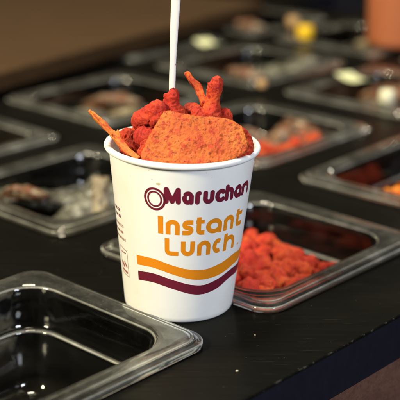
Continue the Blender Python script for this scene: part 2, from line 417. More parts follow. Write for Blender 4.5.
v_, f_ = lathe(prof); me = pymesh('cup_wall', v_, f_); fix_normals(me)
link('cup_wall', me, M_paper, cup)
prof = []
for k in range(25):
    a = math.radians(-118+360*k/24)
    prof.append((cup_r(0.1055)+0.0007+0.00205*math.cos(a), 0.1050+0.0019*math.sin(a)))
v_, f_ = lathe(prof); me = pymesh('rim', v_, f_); fix_normals(me)
link('rim', me, M_paper, cup)

R0 = 43.0
def cone_inv(x, y):                      # photo pixel -> (s along the wall in mm, z in mm)
    r = ray(x, y); prevg = None; t = 0.5
    while t < 0.85:
        p = CUP_I @ (CAM+r*t)
        if math.hypot(p.x, p.y) < cup_r(p.z): break
        t += 0.0005
    lo, hi = t-0.0005, t
    for _ in range(18):
        mid = (lo+hi)/2; p = CUP_I @ (CAM+r*mid)
        if math.hypot(p.x, p.y) < cup_r(p.z): hi = mid
        else: lo = mid
    return math.atan2(p.x, -p.y)*R0, p.z*1000
def on_cup(s, z, off=0.00005):
    a = s/R0; r = cup_r(z/1000)+off
    return Vector((r*math.sin(a), -r*math.cos(a), z/1000))

# signed-distance shapes on the unrolled wall, turned into clean flat patches by marching squares
def sd_seg(x, y, s):
    _, x0, y0, x1, y1, w, cap = s
    dx, dy = x1-x0, y1-y0; L = math.hypot(dx, dy) or 1e-6; ux, uy = dx/L, dy/L
    t = (x-x0)*ux+(y-y0)*uy; n = abs(-(x-x0)*uy+(y-y0)*ux)
    if cap:
        tc = min(max(t, 0), L); return math.hypot(t-tc, n)-w/2
    a = max(-t, t-L); b = n-w/2
    return max(a, b) if max(a, b) < 0 or min(a, b) < 0 else math.hypot(a, b)
def sd_arc(x, y, s):
    _, cx, cy, rx, ry, a0, a1, w, cap = s
    dx, dy = x-cx, y-cy
    an = math.degrees(math.atan2(dy/ry, dx/rx))
    while an < a0: an += 360
    while an-360 >= a0: an -= 360
    q = math.hypot(dx/rx, dy/ry) or 1e-6
    d = abs(q-1)*math.hypot(dx, dy)/q-w/2
    if an <= a1: return d
    best = 1e9
    for e in (a0, a1):
        ex, ey = cx+rx*math.cos(math.radians(e)), cy+ry*math.sin(math.radians(e))
        if cap: best = min(best, math.hypot(x-ex, y-ey)-w/2)
        else:
            tx, ty = -math.sin(math.radians(e)), math.cos(math.radians(e))
            if e == a0: tx, ty = -tx, -ty
            al = (x-ex)*tx+(y-ey)*ty; nn = abs(-(x-ex)*ty+(y-ey)*tx)-w/2
            if al >= 0: best = min(best, max(al, nn))
            
    return best
def sdf(x, y, shapes):
    return min((sd_seg if s[0] == 's' else sd_arc)(x, y, s) for s in shapes)
def march(shapes, cell, dens):
    xs = []; ys = []
    for s in shapes:
        if s[0] == 's': xs += [s[1]-s[5], s[3]-s[5], s[1]+s[5], s[3]+s[5]]; ys += [s[2]-s[5], s[4]-s[5], s[2]+s[5], s[4]+s[5]]
        else: xs += [s[1]-s[3]-s[7], s[1]+s[3]+s[7]]; ys += [s[2]-s[4]-s[7], s[2]+s[4]+s[7]]
    x0, x1, y0, y1 = min(xs), max(xs), min(ys), max(ys)
    nx, ny = int((x1-x0)/cell)+1, int((y1-y0)/cell)+1
    D = [[sdf(x0+i*cell, y0+j*cell, shapes) for j in range(ny+1)] for i in range(nx+1)]
    out = []
    for i in range(nx):
        for j in range(ny):
            c = [(i, j), (i+1, j), (i+1, j+1), (i, j+1)]
            d = [D[a][b] for a, b in c]
            if min(d) >= 0: continue
            poly = []
            for k in range(4):
                a, b = c[k], c[(k+1) % 4]; da, db = d[k], d[(k+1) % 4]
                if da < 0: poly.append((x0+a[0]*cell, y0+a[1]*cell))
                if (da < 0) != (db < 0):
                    t = da/(da-db); poly.append((x0+(a[0]+(b[0]-a[0])*t)*cell, y0+(a[1]+(b[1]-a[1])*t)*cell))
            if len(poly) > 2: out.append(poly)
    return out
def print_mesh(name, glyphs, m, cell=0.22, parent=cup, off=0.00005, label=None):
    vs = []; fs = []; idx = {}
    for shapes, warp in glyphs:
        for poly in march(shapes, cell, 1):
            f = []
            for p in poly:
                q = warp(*p); key = (round(q[0], 4), round(q[1], 4))
                if key not in idx: idx[key] = len(vs); vs.append(on_cup(q[0], q[1], off))
                if idx[key] not in f: f.append(idx[key])
            if len(f) > 2: fs.append(tuple(f))
    me = pymesh(name, vs, fs)
    o = link(name, me, m, parent)
    if label: o['label'] = label
    return o

def G(ch, W, X, w, cap, A=None):
    """stroke shapes of one letter: W width, X x-height, w stroke, A ascender height"""
    A = A or X*1.28; h = w/2; r = (W-w)/2
    if cap:
        out = []
        for q in G(ch, W, X, w, False, A):
            if q[0] == 's' and ch != 'M':
                x0_, y0_, x1_, y1_ = q[1:5]
                if y0_ == 0: y0_ = h
                if y1_ == 0: y1_ = h
                if y0_ in (X, A): y0_ -= h
                if y1_ in (X, A): y1_ -= h
                if x1_ == W and y0_ == y1_: x1_ -= h
                q = ('s', x0_, y0_, x1_, y1_, q[5], True)
            elif q[0] == 'a': q = q[:-1]+(True,)
            out.append(q)
        return out
    if ch == 'I': return [('s', W/2, 0, W/2, A, W, cap)]
    if ch == 'L':
        q = w*0.75
        return [('s', h, A, h, h+q, w, cap), ('a', h+q, h+q, q, q, 180, 270, w, cap), ('s', h+q, h, W, h, w, cap)]
    if ch == 'n': return [('s', h, 0, h, X-h-r*0.2, w, cap), ('a', W/2, X-h-r, r, r, 0, 180, w, cap), ('s', W-h, 0, W-h, X-h-r, w, cap), ('s', h, 0, h, X-h-r, w, cap)]
    if ch == 'u': return [('s', h, X, h, h+r, w, cap), ('a', W/2, h+r, r, r, 180, 360, w, cap), ('s', W-h, X, W-h, h+r, w, cap)]
    if ch == 'h': return [('s', h, 0, h, A, w, cap), ('a', W/2, X-h-r, r, r, 0, 180, w, cap), ('s', W-h, 0, W-h, X-h-r, w, cap)]
    if ch == 'r': return [('s', h, 0, h, X-h-r*1.3, w, cap), ('a', h+r*1.3, X-h-r*1.3, r*1.3, r*1.3, 88, 180, w, cap)]
    if ch == 'a':
        ry = (X-w)/2
        return [('a', W/2, X/2, r, ry, 0, 360, w, cap), ('s', W-h, 0, W-h, X*0.62, w, cap)]
    if ch == 'c':
        ry = (X-w)/2
        return [('a', W/2, X/2, r, ry, 52, 308, w, cap)]
    if ch == 's':
        q = (X-w)/4
        return [('s', h+q, X-h, W-0.3, X-h, w, cap), ('a', h+q, X-h-q, q, q, 90, 270, w, cap), ('s', h+q, X/2, W-h-q, X/2, w, cap),
                ('a', W-h-q, h+q, q, q, -90, 90, w, cap), ('s', 0.1, h, W-h-q, h, w, cap)]
    if ch == 't':
        q = w*0.55; o = W*0.06
        return [('s', h+o, A, h+o, h+q, w, cap), ('a', h+o+q, h+q, q, q, 180, 270, w, cap), ('s', h+o+q, h, W, h, w, cap), ('s', 0, X-h*0.9, W*0.95, X-h*0.9, w*0.82, cap)]
    if ch == 'M':
        return [('s', h, h, h+0.2, A-h, w*1.05, True), ('s', h+0.2, A-h, W/2, h*1.1, w*1.0, True), ('s', W/2, h*1.1, W-h-0.2, A-h, w*1.0, True), ('s', W-h-0.2, A-h, W-h, h, w*1.05, True)]
def word(spec, X, A, w, cap, base, slant=0.0):
    """spec: (letter, photo x0, photo x1, photo baseline y at its middle)"""
    # baseline: line fit in (s, z)
    pts = [cone_inv((a+b)/2, y) for _, a, b, y in spec]
    n = len(pts); ms = sum(p[0] for p in pts)/n; mz = sum(p[1] for p in pts)/n
    k = sum((p[0]-ms)*(p[1]-mz) for p in pts)/sum((p[0]-ms)**2 for p in pts)
    gl = []
    for ch, a, b, y in spec:
        s0, _ = cone_inv(a, y-8); s1, _ = cone_inv(b, y-8)
        g = G(ch, s1-s0, X, w, cap, A)
        if cap and ch == 'a':                 # the brand's a is open at its upper left
            q = g[0]; g = [q[:5]+(178, 360+128)+q[7:]]+g[1:]
        def warp(x, yy, s0=s0, k=k): return (s0+x+slant*yy, mz+k*(s0+x-ms)+yy)
        gl.append((g, warp))
    return gl, (k, ms, mz)
inst = [('I', 158, 163.2, 233.9), ('n', 165.7, 179.7, 235.0), ('s', 182.3, 193.5, 235.2), ('t', 196, 204.8, 234.4), ('a', 206.3, 222, 232.6), ('n', 224, 233.5, 229.5), ('t', 236, 241.4, 225.6)]
lun = [('L', 164.7, 178.5, 255.8), ('u', 180.8, 194.7, 256.3), ('n', 197.3, 210.5, 255.3), ('c', 212.8, 222.5, 252.6), ('h', 223.8, 234.0, 249.2)]
g1, _ = word(inst, 9.9, 11.6, 3.0, False, 0)
g2, _ = word(lun, 9.9, 11.6, 3.0, False, 0)
print_mesh('product_name', g1+g2, M_orange, 0.2, label='orange product name in rounded letters')
mar = [('M', 163.6, 181.0, 205.2), ('a', 182.0, 193.9, 204.8), ('r', 195.2, 202.4, 204.3), ('u', 203.2, 214.6, 203.2), ('c', 215.5, 226.6, 201.8), ('h', 225.4, 233.8, 199.4), ('a', 234.5, 241.6, 197.3), ('n', 242.2, 248.0, 194.6)]
g3, (km, _, _) = word(mar, 8.7, 10.7, 2.95, True, 0)
sR, zR = cone_inv(249.8, 193.4)
print_mesh('registered_mark', [([('a', 0, 0, 0.55, 0.55, 0, 360, 0.3, True)], lambda x, y: (sR+x, zR+y))], M_maroon, 0.1)
print_mesh('brand_name', g3, M_maroon, 0.17, label='maroon brand name in heavy rounded letters')
sT, zT = cone_inv(237.2, 243.5)
print_mesh('trade_mark', [([('s', -0.9, 0.5, 0.1, 0.5, 0.32, 0), ('s', -0.4, 0.5, -0.4, -0.8, 0.32, 0), ('s', 0.5, 0.5, 0.5, -0.8, 0.3, 0), ('s', 0.5, 0.5, 1.0, -0.3, 0.3, 0), ('s', 1.0, -0.3, 1.5, 0.5, 0.3, 0), ('s', 1.5, 0.5, 1.5, -0.8, 0.3, 0)],
            lambda x, y: (sT+x, zT+y))], M_orange, 0.08)
# emblem: swirl of two rings (face inside left out)
sE, zE = cone_inv(154.6, 198.9)
sL, _ = cone_inv(144.0, 199); sRt, _ = cone_inv(165.5, 199)
ro = (sRt-sL)/2
print_mesh('emblem', [([('a', 0, 0, ro-0.75, 6.55, 0, 360, 1.45, True), ('a', 0, 0, ro-2.75, 4.6, 0, 360, 1.15, True)], lambda x, y: (sE+x+0.05*y, zE+y-0.12*x))], M_maroon, 0.17,
           label='round maroon emblem of two rings')
# waves
def wave(name, top, bot, m, lab):
    T = [cone_inv(130+x*.3, 245+y*.3) for x, y in top]; B = [cone_inv(130+x*.3, 245+y*.3) for x, y in bot]
    T.append((T[-1][0]+9, T[-1][1]+5.0)); T.append((T[-1][0]+12, T[-1][1]+3)); B.append((B[-1][0]+9, B[-1][1]+5.0)); B.append((B[-1][0]+12, B[-1][1]+3))
    T = catmull([(a, b, 0) for a, b in T], 120); B = catmull([(a, b, 0) for a, b in B], 120)
    vs = []; fs = []
    for a, b in zip(T, B):
        for k in range(5):
            c = a.lerp(b, k/4); vs.append(on_cup(c.x, c.y))
    for i in range(120):
        for k in range(4): fs.append((i*5+k, i*5+k+1, (i+1)*5+k+1, (i+1)*5+k))
    o = link(name, pymesh(name, vs, fs), m, cup); o['label'] = lab
wave('wave_stripe', [(22, 32), (80, 46), (150, 71), (200, 82), (250, 81), (300, 61), (345, 28), (366, 9)], [(25, 64), (80, 76), (150, 101), (200, 114), (250, 114), (300, 97), (340, 66), (362, 40)], M_orange, 'orange wave stripe')
wave('wave_stripe', [(27, 85), (80, 95), (150, 119), (200, 132), (245, 133), (290, 114), (335, 80), (359, 56)], [(29, 115), (80, 125), (150, 149), (200, 163), (240, 164), (285, 147), (330, 109), (356, 82)], M_maroon, 'maroon wave stripe')
# small print column on the left
random.seed(3)
def small_line(x0, y0, x1, y1, hgt, w, n):
    a = cone_inv(x0, y0); b = cone_inv(x1, y1); gl = []
    k = (b[1]-a[1])/(b[0]-a[0]); L = b[0]-a[0]; cw = L/n
    for q in range(n):
        if random.random() < 0.12: continue
        s0 = a[0]+q*cw; W = cw*0.78; t = random.choice('nucaILs')
        g = G(t, W if t != 'I' else w, hgt, w, True, hgt)
        gl.append((g, lambda x, y, s0=s0: (s0+x, a[1]+k*(s0+x-a[0])+y)))
    return gl
def small_row(s0_, s1_, z_, hgt, w, n):
    gl = []; cw = (s1_-s0_)/n
    for q in range(n):
        if random.random() < 0.07: continue
        t = random.choice('nucaIt'); W_ = cw*0.8
        gl.append((G(t, W_ if t != 'I' else w, hgt, w, True, hgt), lambda x, y, a=s0_+q*cw: (a+x, z_+y)))
    return gl
print_mesh('small_print', small_row(-66, -46, 67.0, 2.2, 0.6, 12)+small_row(-66, -45, 62.8, 2.2, 0.6, 12), M_maroon, 0.13)
print_mesh('small_print', small_row(-64, -43.5, 57.0, 1.7, 0.45, 15)+small_row(-64, -43, 52.6, 1.7, 0.45, 15)+small_row(-64, -42.2, 48.2, 1.7, 0.45, 15), M_tiny, 0.12)
# little printed badge
a = cone_inv(121.0, 249); b = cone_inv(131, 252.0)
bw = 11.5; bs = -54.0; bz0, bz1 = 25.5, 43.0
bd = [('s', bs, bz0, bs, bz1, .5, 1), ('s', bs, bz1, bs+bw, bz1, .5, 1), ('s', bs+bw, bz1, bs+bw, bz0, .5, 1), ('s', bs+bw, bz0, bs, bz0, .5, 1)]
bd += [('s', bs+1.6, bz0+2.2, bs+bw-2, bz0+2.2, 1.6, 1), ('s', bs+2, bz0+6.6, bs+5.0, bz0+5.4, 2.6, 1), ('s', bs+6.5, bz0+8.4, bs+bw-2.4, bz0+6.4, 1.8, 1), ('s', bs+1.8, bz1-3.4, bs+bw-2.2, bz1-2.2, 0.8, 1)]
print_mesh('printed_badge', [(bd, lambda x, y: (x, y-0.10*(x-bs)))], M_tiny, 0.2, label='small maroon outlined badge')
sS, zS = cone_inv(158.2, 184)
print_mesh('oil_stain', [([('s', -0.7, 0, 0.6, 0.1, 1.2, True), ('s', 0.2, -1.0, 0.7, -1.1, 0.5, True)], lambda x, y: (sS+x, zS+y))], M_stain, 0.15, label='small yellowish oil spot')

# ------------------------------------------------------------------ snacks in the cup
def chip_mesh(name, outline, p0, n, thick=0.0018, bulge=0.003, amp=0.0009, seed=0, curl=0.0, step=0.00062, N=220):
    """flat snack traced as an outline on a tilted plane, filled with an even triangle mesh and given relief and thickness"""
    from mathutils.geometry import delaunay_2d_cdt
    P = catmull([(x, y, 0) for x, y in outline]+[(outline[0][0], outline[0][1], 0)], N)[:-1]
    P = [on_plane(p.x, p.y, p0, n) for p in P]
    c = sum(P, Vector())/len(P); off = Vector((seed, seed*2.3, 0))
    ax = Vector((1, 0, 0)); ax = (ax-n*ax.dot(n)).normalized(); ay = n.cross(ax)
    Q = []
    for p in P:
        d = p-c; d = d*(1+0.012*noise.noise(p*330+off)+0.018*noise.noise(p*900+off)); Q.append(Vector((d.dot(ax), d.dot(ay))))
    R_ = max(q.length for q in Q)
    xs = [q.x for q in Q]; ys = [q.y for q in Q]
    ins = []
    rnd = random.Random(seed)
    def dist_edge(a): return min((a-q).length for q in Q)
    x = min(xs)
    while x < max(xs):
        y = min(ys)
        while y < max(ys):
            a = Vector((x+rnd.uniform(-.3, .3)*step, y+rnd.uniform(-.3, .3)*step))
            if dist_edge(a) > step*0.6: ins.append(a)
            y += step
        x += step
    m = len(Q)
    V2, E2, F2, *_ = delaunay_2d_cdt(Q+ins, [(k, (k+1) % m) for k in range(m)], [], 1, 1e-7)
    vs = []; fs = []
    for side in (1, -1):
        for a in V2:
            q = c+ax*a.x+ay*a.y; tt = a.length/R_
            de = min(1.0, dist_edge(a)/0.0016)
            h = bulge*(1-tt*tt)+curl*(a.x/R_)**2
            h += amp*1.3*(noise.noise(q*240+off)+0.6*noise.noise(q*600+off)+0.45*noise.noise(q*1300+off)+0.22*noise.noise(q*2400+off))
            h += max(0.0, noise.noise(q*95+off*2))*0.0012-max(0.0, noise.noise(q*420+off*3)-0.2)*0.0012+abs(noise.noise(q*800+off))*0.0007
            vs.append(q+n*(h+side*thick*0.5*math.sqrt(max(0, 1-(1-de)**2))))
    B = len(V2)
    for f in F2: fs.append(tuple(f)); fs.append(tuple(B+k for k in reversed(f)))
    me = pymesh(name, vs, fs)
    bm = bmesh.new(); bm.from_mesh(me); bmesh.ops.remove_doubles(bm, verts=bm.verts, dist=0.00002); bmesh.ops.recalc_face_normals(bm, faces=bm.faces)
    bm.to_mesh(me); bm.free(); return me
def cup_chip(outline, Y, n, lab, m=M_chip, **kw):
    xs = sum(p[0] for p in outline)/len(outline); ys = sum(p[1] for p in outline)/len(outline)
    nn = Vector(n).normalized()
    o = link('tortilla_chip', chip_mesh('tortilla_chip', outline, on_y(xs, ys, Y), nn, **kw), m)
    return tag(o, lab, 'tortilla chip', CUPG)
cup_chip([(144, 162), (141, 157), (143, 150), (146, 143), (149, 137), (153, 130), (157, 123), (161, 117), (164, 113), (167, 111.5), (171, 112), (180, 114.5), (192, 117), (206, 118), (220, 118.5), (230, 120.5), (237, 123.5), (242, 128), (246, 136),
          (248, 144), (246, 152), (239, 157), (220, 163), (195, 166.5), (170, 166.5)],
         -0.0245, (0.05, -1.0, 0.72), 'large speckled orange tortilla chip leaning over the front rim of the cup', bulge=0.0028, amp=0.00042, seed=4, thick=0.0015, step=0.0005)
cup_chip([(226, 121), (238, 125), (248, 133), (253, 142), (252, 153), (240, 160), (232, 150), (230, 135)],
         -0.020, (0.5, -1.0, 0.6), 'dark red chip edge at the right rim, half behind the large chip', m=M_puff, bulge=0.001, seed=9)
# thin chip seen edge on, poking out to the left
def blade(pts, widths, lab, m, thick=0.0016, seed=1, wdir=Vector((0.25, 0.85, 0.35)), n=40):
    path = catmull([on_y(x, y, Y) for x, y, Y in pts], n); W = [v.x for v in catmull([(w, 0, 0) for w in widths], n)]
    vs = []; fs = []; K = 8
    for k, p in enumerate(path):
        t = (path[min(k+1, n)]-path[max(k-1, 0)]).normalized()
        a = (wdir-t*wdir.dot(t)).normalized(); b = t.cross(a)
        for q in range(2*K):
            an = 2*math.pi*q/(2*K); ca, sa = math.cos(an), math.sin(an)
            th = thick*(0.6+0.4*min(1, k/4)*min(1, (n-k)/4))
            s = p+a*(math.copysign(abs(ca)**0.5, ca)*W[k]/2)+b*(math.copysign(abs(sa)**0.7, sa)*th/2)
            s += b*(0.0009*noise.noise(s*300+Vector((seed, 0, 0))))+a*(0.0007*noise.noise(s*220+Vector((0, seed, 0))))
            s += b*0.004*(ca*0.5)**2
            vs.append(s)
    m_ = 2*K
    for k in range(n):
        for q in range(m_):
            q2 = (q+1) % m_; fs.append((k*m_+q, k*m_+q2, (k+1)*m_+q2, (k+1)*m_+q))
    fs.append(tuple(range(m_))); fs.append(tuple(n*m_+q for q in range(m_)))
    me = pymesh('chip_shard', vs, fs); fix_normals(me)
    return tag(link('chip_shard', me, m), lab, 'chip shard', CUPG)
blade([(88.5, 111, -.006), (97, 119, -.008), (107, 129, -.010), (118, 141, -.014), (130, 156, -.018)], [0.0015, 0.0042, 0.0052, 0.0052, 0.005],
      'thin orange chip shard poking out over the left rim of the cup', M_chip2, thick=0.0018, seed=2)
blade([(118, 131, -.014), (120, 141, -.022), (127, 150, -.027), (139, 159, -.031)], [0.002, 0.0035, 0.0035, 0.003],
      'curved red-edged chip shard inside the left rim behind the thin one', M_chip2, thick=0.0016, seed=3, wdir=Vector((0.1, 0.7, 0.7)))
blade([(185, 73, 0.012), (190, 79, 0.010), (197, 88, 0.008), (202, 98, 0.004), (204, 109, 0.002), (204, 122, 0.0)], [0.002, 0.0034, 0.0046, 0.0050, 0.0048, 0.006],
      'thin pointed orange-red shard leaning left beside the knobbly spire', M_puff2, thick=0.0026, seed=5, wdir=Vector((0.75, 0.6, 0.1)))
cup_puff('corn_puff', [(213.5, 77, .004, 5.5), (216, 82, .004, 7.2), (214.5, 90, .004, 7.2), (213, 100, .003, 7.0), (212, 110, .0, 9), (213, 124, -.004, 12)],
         'tall red knobbly puff standing up as a spire right of the fork', 'corn puff', amp=0.17, seed=11)
cup_puff('corn_puff', [(222, 108, .003, 5), (225, 116, .002, 7), (226, 128, .0, 8)], 'short red puff at the foot of the tall spire', 'corn puff', seed=12)
cup_puff('corn_puff', [(170, 90, -.002, 6), (172, 93, -.003, 8.2), (171, 102, -.004, 8.5), (174, 112, -.006, 10), (180, 122, -.008, 11)],
         'upright red puff that the white fork handle sinks into', 'corn puff', amp=0.16, seed=13)
cup_puff('corn_puff', [(131, 123, -.008, 8.5), (138, 121, -.008, 9.5), (148, 116, -.010, 9.0), (157, 110, -.010, 9.5), (166, 106, -.010, 9)],
         'long lumpy red puff slanting across the left side of the heap', 'corn puff', amp=0.17, seed=14)
cup_puff('corn_puff', [(184, 106, .002, 7), (192, 111, .0, 8.5), (200, 117, -.003, 9), (206, 124, -.006, 9)],
         'red puff sloping down between the fork and the spire', 'corn puff', amp=0.17, seed=15)
cup_puff('corn_puff', [(134, 136, -.014, 8.5), (142, 137, -.016, 10), (150, 137, -.018, 9), (160, 134, -.018, 9)],
         'lower red puff half hidden behind the left side of the large chip', 'corn puff', amp=0.18, seed=16)
cup_puff('corn_puff', [(150, 125, -.012, 9), (160, 120, -.013, 9), (170, 118, -.014, 9)],
         'red puff wedged between the long puff and the large chip', 'corn puff', amp=0.18, seed=17)
cup_puff('corn_puff', [(138, 152, -.024, 7), (147, 153, -.026, 8), (156, 152, -.024, 8)], 'dark red puff low behind the left corner of the large chip', 'corn puff', seed=18)
cup_puff('corn_puff', [(122, 141, .0, 9), (127, 146, -.002, 9), (134, 148, -.004, 9)], 'red puff deep inside the left rim under the shards', 'corn puff', seed=19)
cup_puff('corn_puff', [(228, 131, .004, 9), (238, 136, .002, 9), (244, 143, .0, 8)], 'red puff behind the right end of the large chip', 'corn puff', seed=20)
cup_puff('corn_puff', [(130, 140, .012, 11), (160, 130, .016, 12), (200, 130, .016, 12), (232, 140, .012, 11)], 'long red puff lying across the back of the heap', 'corn puff', seed=21)
for q, (x, y, Y, r, sd) in enumerate([(128, 152, -.008, 8, 31), (140, 160, -.026, 7, 32), (148, 146, -.022, 9, 33), (140, 145, -.010, 10, 34), (150, 160, -.030, 7, 35), (127, 137, .010, 9, 36), (245, 152, -.016, 7, 37)]):
    cup_puff('corn_puff', [(x-8, y+1, Y, r*.85), (x, y, Y, r), (x+8, y+3, Y, r*.85)], 'small red puff filling the cup below the chips, mostly hidden', 'corn puff', seed=sd)
# fork: flat tapered handle standing in the heap
fork = tag(empty('plastic_fork', on_y(172, 92, 0.0)), 'white plastic fork standing upright in the snacks in the cup', 'fork')
L0 = fork.location.copy()
ctr = [(172.2, 100, 9.0, 3.0), (172.1, 88, 0, 3.1), (173.0, 60, 0, 3.2), (174.2, 30, 0, 3.9), (175.8, 0, 0, 4.5), (177.0, -25, 0, 5.0), (178.0, -46, 0, 5.2), (178.3, -52, 0, 4.2), (178.4, -55, 0, 2.0)]
vs = []; fs = []; m_ = 16
for x, y, _, w in ctr:
    c = on_y(x, y, 0.0); hw = pxr(w, 0); dp = 0.0011
    for q in range(m_):
        an = 2*math.pi*q/m_; ca, sa = math.cos(an), math.sin(an)
        vs.append(c+Vector((hw*math.copysign(abs(ca)**0.35, ca), dp*math.copysign(abs(sa)**0.35, sa)-0.0005*(1-ca*ca), 0))-L0)
for k in range(len(ctr)-1):
    for q in range(m_):
        q2 = (q+1) % m_; fs.append((k*m_+q, k*m_+q2, (k+1)*m_+q2, (k+1)*m_+q))
fs.append(tuple(range(m_))); fs.append(tuple((len(ctr)-1)*m_+q for q in range(m_)))
me = pymesh('handle', vs, fs); fix_normals(me); ho = link('handle', me, M_fork, fork)
# speck of red dust on the handle
for (x, y, r) in ((172.6, 31, 0.9), (173.9, 41, 0.5), (171.7, 78, 0.6)):
    pass

# ------------------------------------------------------------------ heaps of puffs
def variant(seed, L, r, mat, name='corn_puff'):
    random.seed(seed)
    k = 5; pts = []; rad = []
    for i in range(k):
        t = i/(k-1)-0.5
        pts.append((t*L, random.uniform(-.14, .14)*L, random.uniform(-.10, .10)*L)); rad.append(r*random.uniform(0.70, 1.2))
    me = knob_mesh(name, pts, rad, 0.34, 190, seed, 30, 22); me.materials.append(mat)
    for p in me.polygons: p.use_smooth = True
    return me
VAR = [variant(40+k, random.uniform(0.022, 0.034), random.uniform(0.0050, 0.0068), (M_puff, M_puff2)[k % 2]) for k in range(9)]
def put(me, name, p, rot, lab, cat, grp, sc=1.0):
    o = bpy.data.objects.new(name, me); COL.objects.link(o); o.location = p; o.rotation_euler = rot; o.scale = (sc,)*3
    return tag(o, lab, cat, grp)
random.seed(21)
def heap_z(u, v):
    t = (u-0.040)/(0.150-0.040)
    z = 0.002-0.014*t
    if t > 0.95: z -= (t-0.95)*0.25
    z -= 0.008*max(0, (v-0.05)/0.04)**1.5
    z += 0.008*max(0, 1-((u-0.11)/0.05)**2-((v-0.04)/0.05)**2)
    return z
placed = []
tries = 0
while len(placed) < 140 and tries < 9000:
    tries += 1
    u = random.uniform(0.046, 0.166); v = random.uniform(-0.030, 0.078)
    lay = 0 if len(placed) < 80 else 1
    z = heap_z(u, v)-0.008-0.0115*lay+random.uniform(-.003, .003)
    z = max(z, -0.056)
    dmin = 0.0120 if lay == 0 else 0.0125
    if any((Vector((u, v, z*1.1))-q).length < dmin for q in placed): continue
    # body clear of the walls
    inset = 0.031+max(0, -0.02-z)*0.15
    if u < PU+inset-0.004 or u > PU+WU-inset or v < PV+inset-0.004 or v > PV+WV-inset: continue
    placed.append(Vector((u, v, z*1.1)))
    put(random.choice(VAR), 'corn_puff', uv(u, v, z), (random.uniform(-.5, .5), random.uniform(-.7, .7), random.uniform(0, 6.28)),
        'red corn puff in the heap in the pan beside the cup', 'corn puff', 'red puffs heaped in the pan beside the cup', random.uniform(0.82, 1.08))
# lone puff on top edge of the heap
# amber chips + red puffs in the right-hand pan
def scatter(i, j, n, meshes, lab, cat, grp, name, zf, ur=(0.2, 0.8), vr=(0.2, 0.8), dmin=0.012, sc=(0.8, 1.1), seed=1, tilt=0.7):
    random.seed(seed); got = []; tr = 0
    while len(got) < n and tr < 4000:
        tr += 1
        a, b = random.uniform(*ur), random.uniform(*vr)
        u = PU+PITU*i+WU*a; v = PV+PITV*j+WV*b; z = zf(a, b)+random.uniform(-.004, .003)
        p = Vector((u, v, z))
        if any((p-q).length < dmin for q in got): continue
        got.append(p)
        put(random.choice(meshes), name, uv(u, v, z), (random.uniform(-tilt, tilt), random.uniform(-tilt, tilt), random.uniform(0, 6.28)), lab, cat, grp, random.uniform(*sc))
def flake(seed, mat, R_=0.014):
    random.seed(seed); vs = []; fs = []; N = 24; rg = 5
    ang0 = random.uniform(0, 6)
    for side in (1, -1):
        for k in range(rg+1):
            f = k/rg
            for q in range(N):
                a = 2*math.pi*q/N
                tri = 0.78+0.22*math.cos(3*a+ang0)
                x, y = R_*f*tri*math.cos(a), R_*f*tri*math.sin(a)
                z = 0.25*(x*x-0.4*y*y)/R_+0.0012*noise.noise(Vector((x*200, y*200, seed)))+side*0.0009*(1-f**4)
                vs.append((x, y, z))
    B = (rg+1)*N
    for s in (0, 1):
        for k in range(rg):
            for q in range(N): q2 = (q+1) % N; fs.append((s*B+k*N+q, s*B+k*N+q2, s*B+(k+1)*N+q2, s*B+(k+1)*N+q))
    me = pymesh('chip', vs, fs); bm = bmesh.new(); bm.from_mesh(me); bmesh.ops.remove_doubles(bm, verts=bm.verts, dist=1e-5); bmesh.ops.recalc_face_normals(bm, faces=bm.faces); bm.to_mesh(me); bm.free()
    me.materials.append(mat)
    for p in me.polygons: p.use_smooth = True
    return me
CH_ = [flake(60+k, M_amber) for k in range(4)]
scatter(1, 0, 40, CH_, 'amber chip in the pan at the right edge of the photo', 'chip', 'amber chips in the right-hand pan', 'corn_chip', lambda a, b: -0.014, (0.22, 0.70), (0.20, 0.62), 0.010, (0.9, 1.2), 5)
scatter(1, 0, 24, VAR, 'red puff beside the amber chips in the right-hand pan', 'corn puff', 'red puffs in the right-hand pan', 'corn_puff', lambda a, b: -0.030, (0.22, 0.80), (0.55, 0.78), 0.013, (0.8, 1.05), 6)
scatter(1, 1, 16, [VAR[1], VAR[3], VAR[5]], 'orange puff in the blurred pan just behind the cup', 'corn puff', 'orange puffs in the pan behind the cup', 'corn_puff', lambda a, b: -0.010, (0.2, 0.42), (0.2, 0.5), 0.013, (0.9, 1.1), 7)
scatter(1, 1, 9, [VAR[1], VAR[3]], 'orange puff in the blurred pan just behind the cup', 'corn puff', 'orange puffs in the pan behind the cup', 'corn_puff', lambda a, b: -0.012, (0.45, 0.8), (0.2, 0.34), 0.013, (0.8, 1.0), 8)

# crinkled wrappers
def wrapper(name, L, W, T, seed, mat):
    n, m = 26, 18; vs = []; fs = []; off = Vector((seed*5.1, seed, 0))
    for side in (1, -1):
        for i in range(n+1):
            for j in range(m+1):
                a, b = i/n*2-1, j/m*2-1
                h = T/2*(max(0, 1-a**6)**0.6)*(max(0, 1-b*b)**0.6)
                x, y = a*L/2, b*W/2*(0.94+0.06*a*a)
                c = noise.noise(Vector((x, y, 0))*90+off)*0.004+abs(noise.noise(Vector((x, y, side))*150+off))*0.004
                vs.append((x, y, side*h+c*(0.3+0.7*(1-abs(b)))))
    B = (n+1)*(m+1)
    for s in (0, 1):
        for i in range(n):
            for j in range(m):
                q = s*B+i*(m+1)+j; fs.append((q, q+1, q+m+2, q+m+1))
    me = pymesh(name, vs, fs)
    bm = bmesh.new(); bm.from_mesh(me); bmesh.ops.remove_doubles(bm, verts=bm.verts, dist=1e-4); bmesh.ops.recalc_face_normals(bm, faces=bm.faces); bm.to_mesh(me); bm.free()
    me.materials.append(mat)
    for p in me.polygons: p.use_smooth = True
    return me
WB, WS, WT = wrapper('snack_wrapper', .085, .05, .018, 1, M_foil_b), wrapper('snack_wrapper', .095, .055, .016, 2, M_foil_s), wrapper('snack_wrapper', .06, .022, .012, 3, M_foil_t)
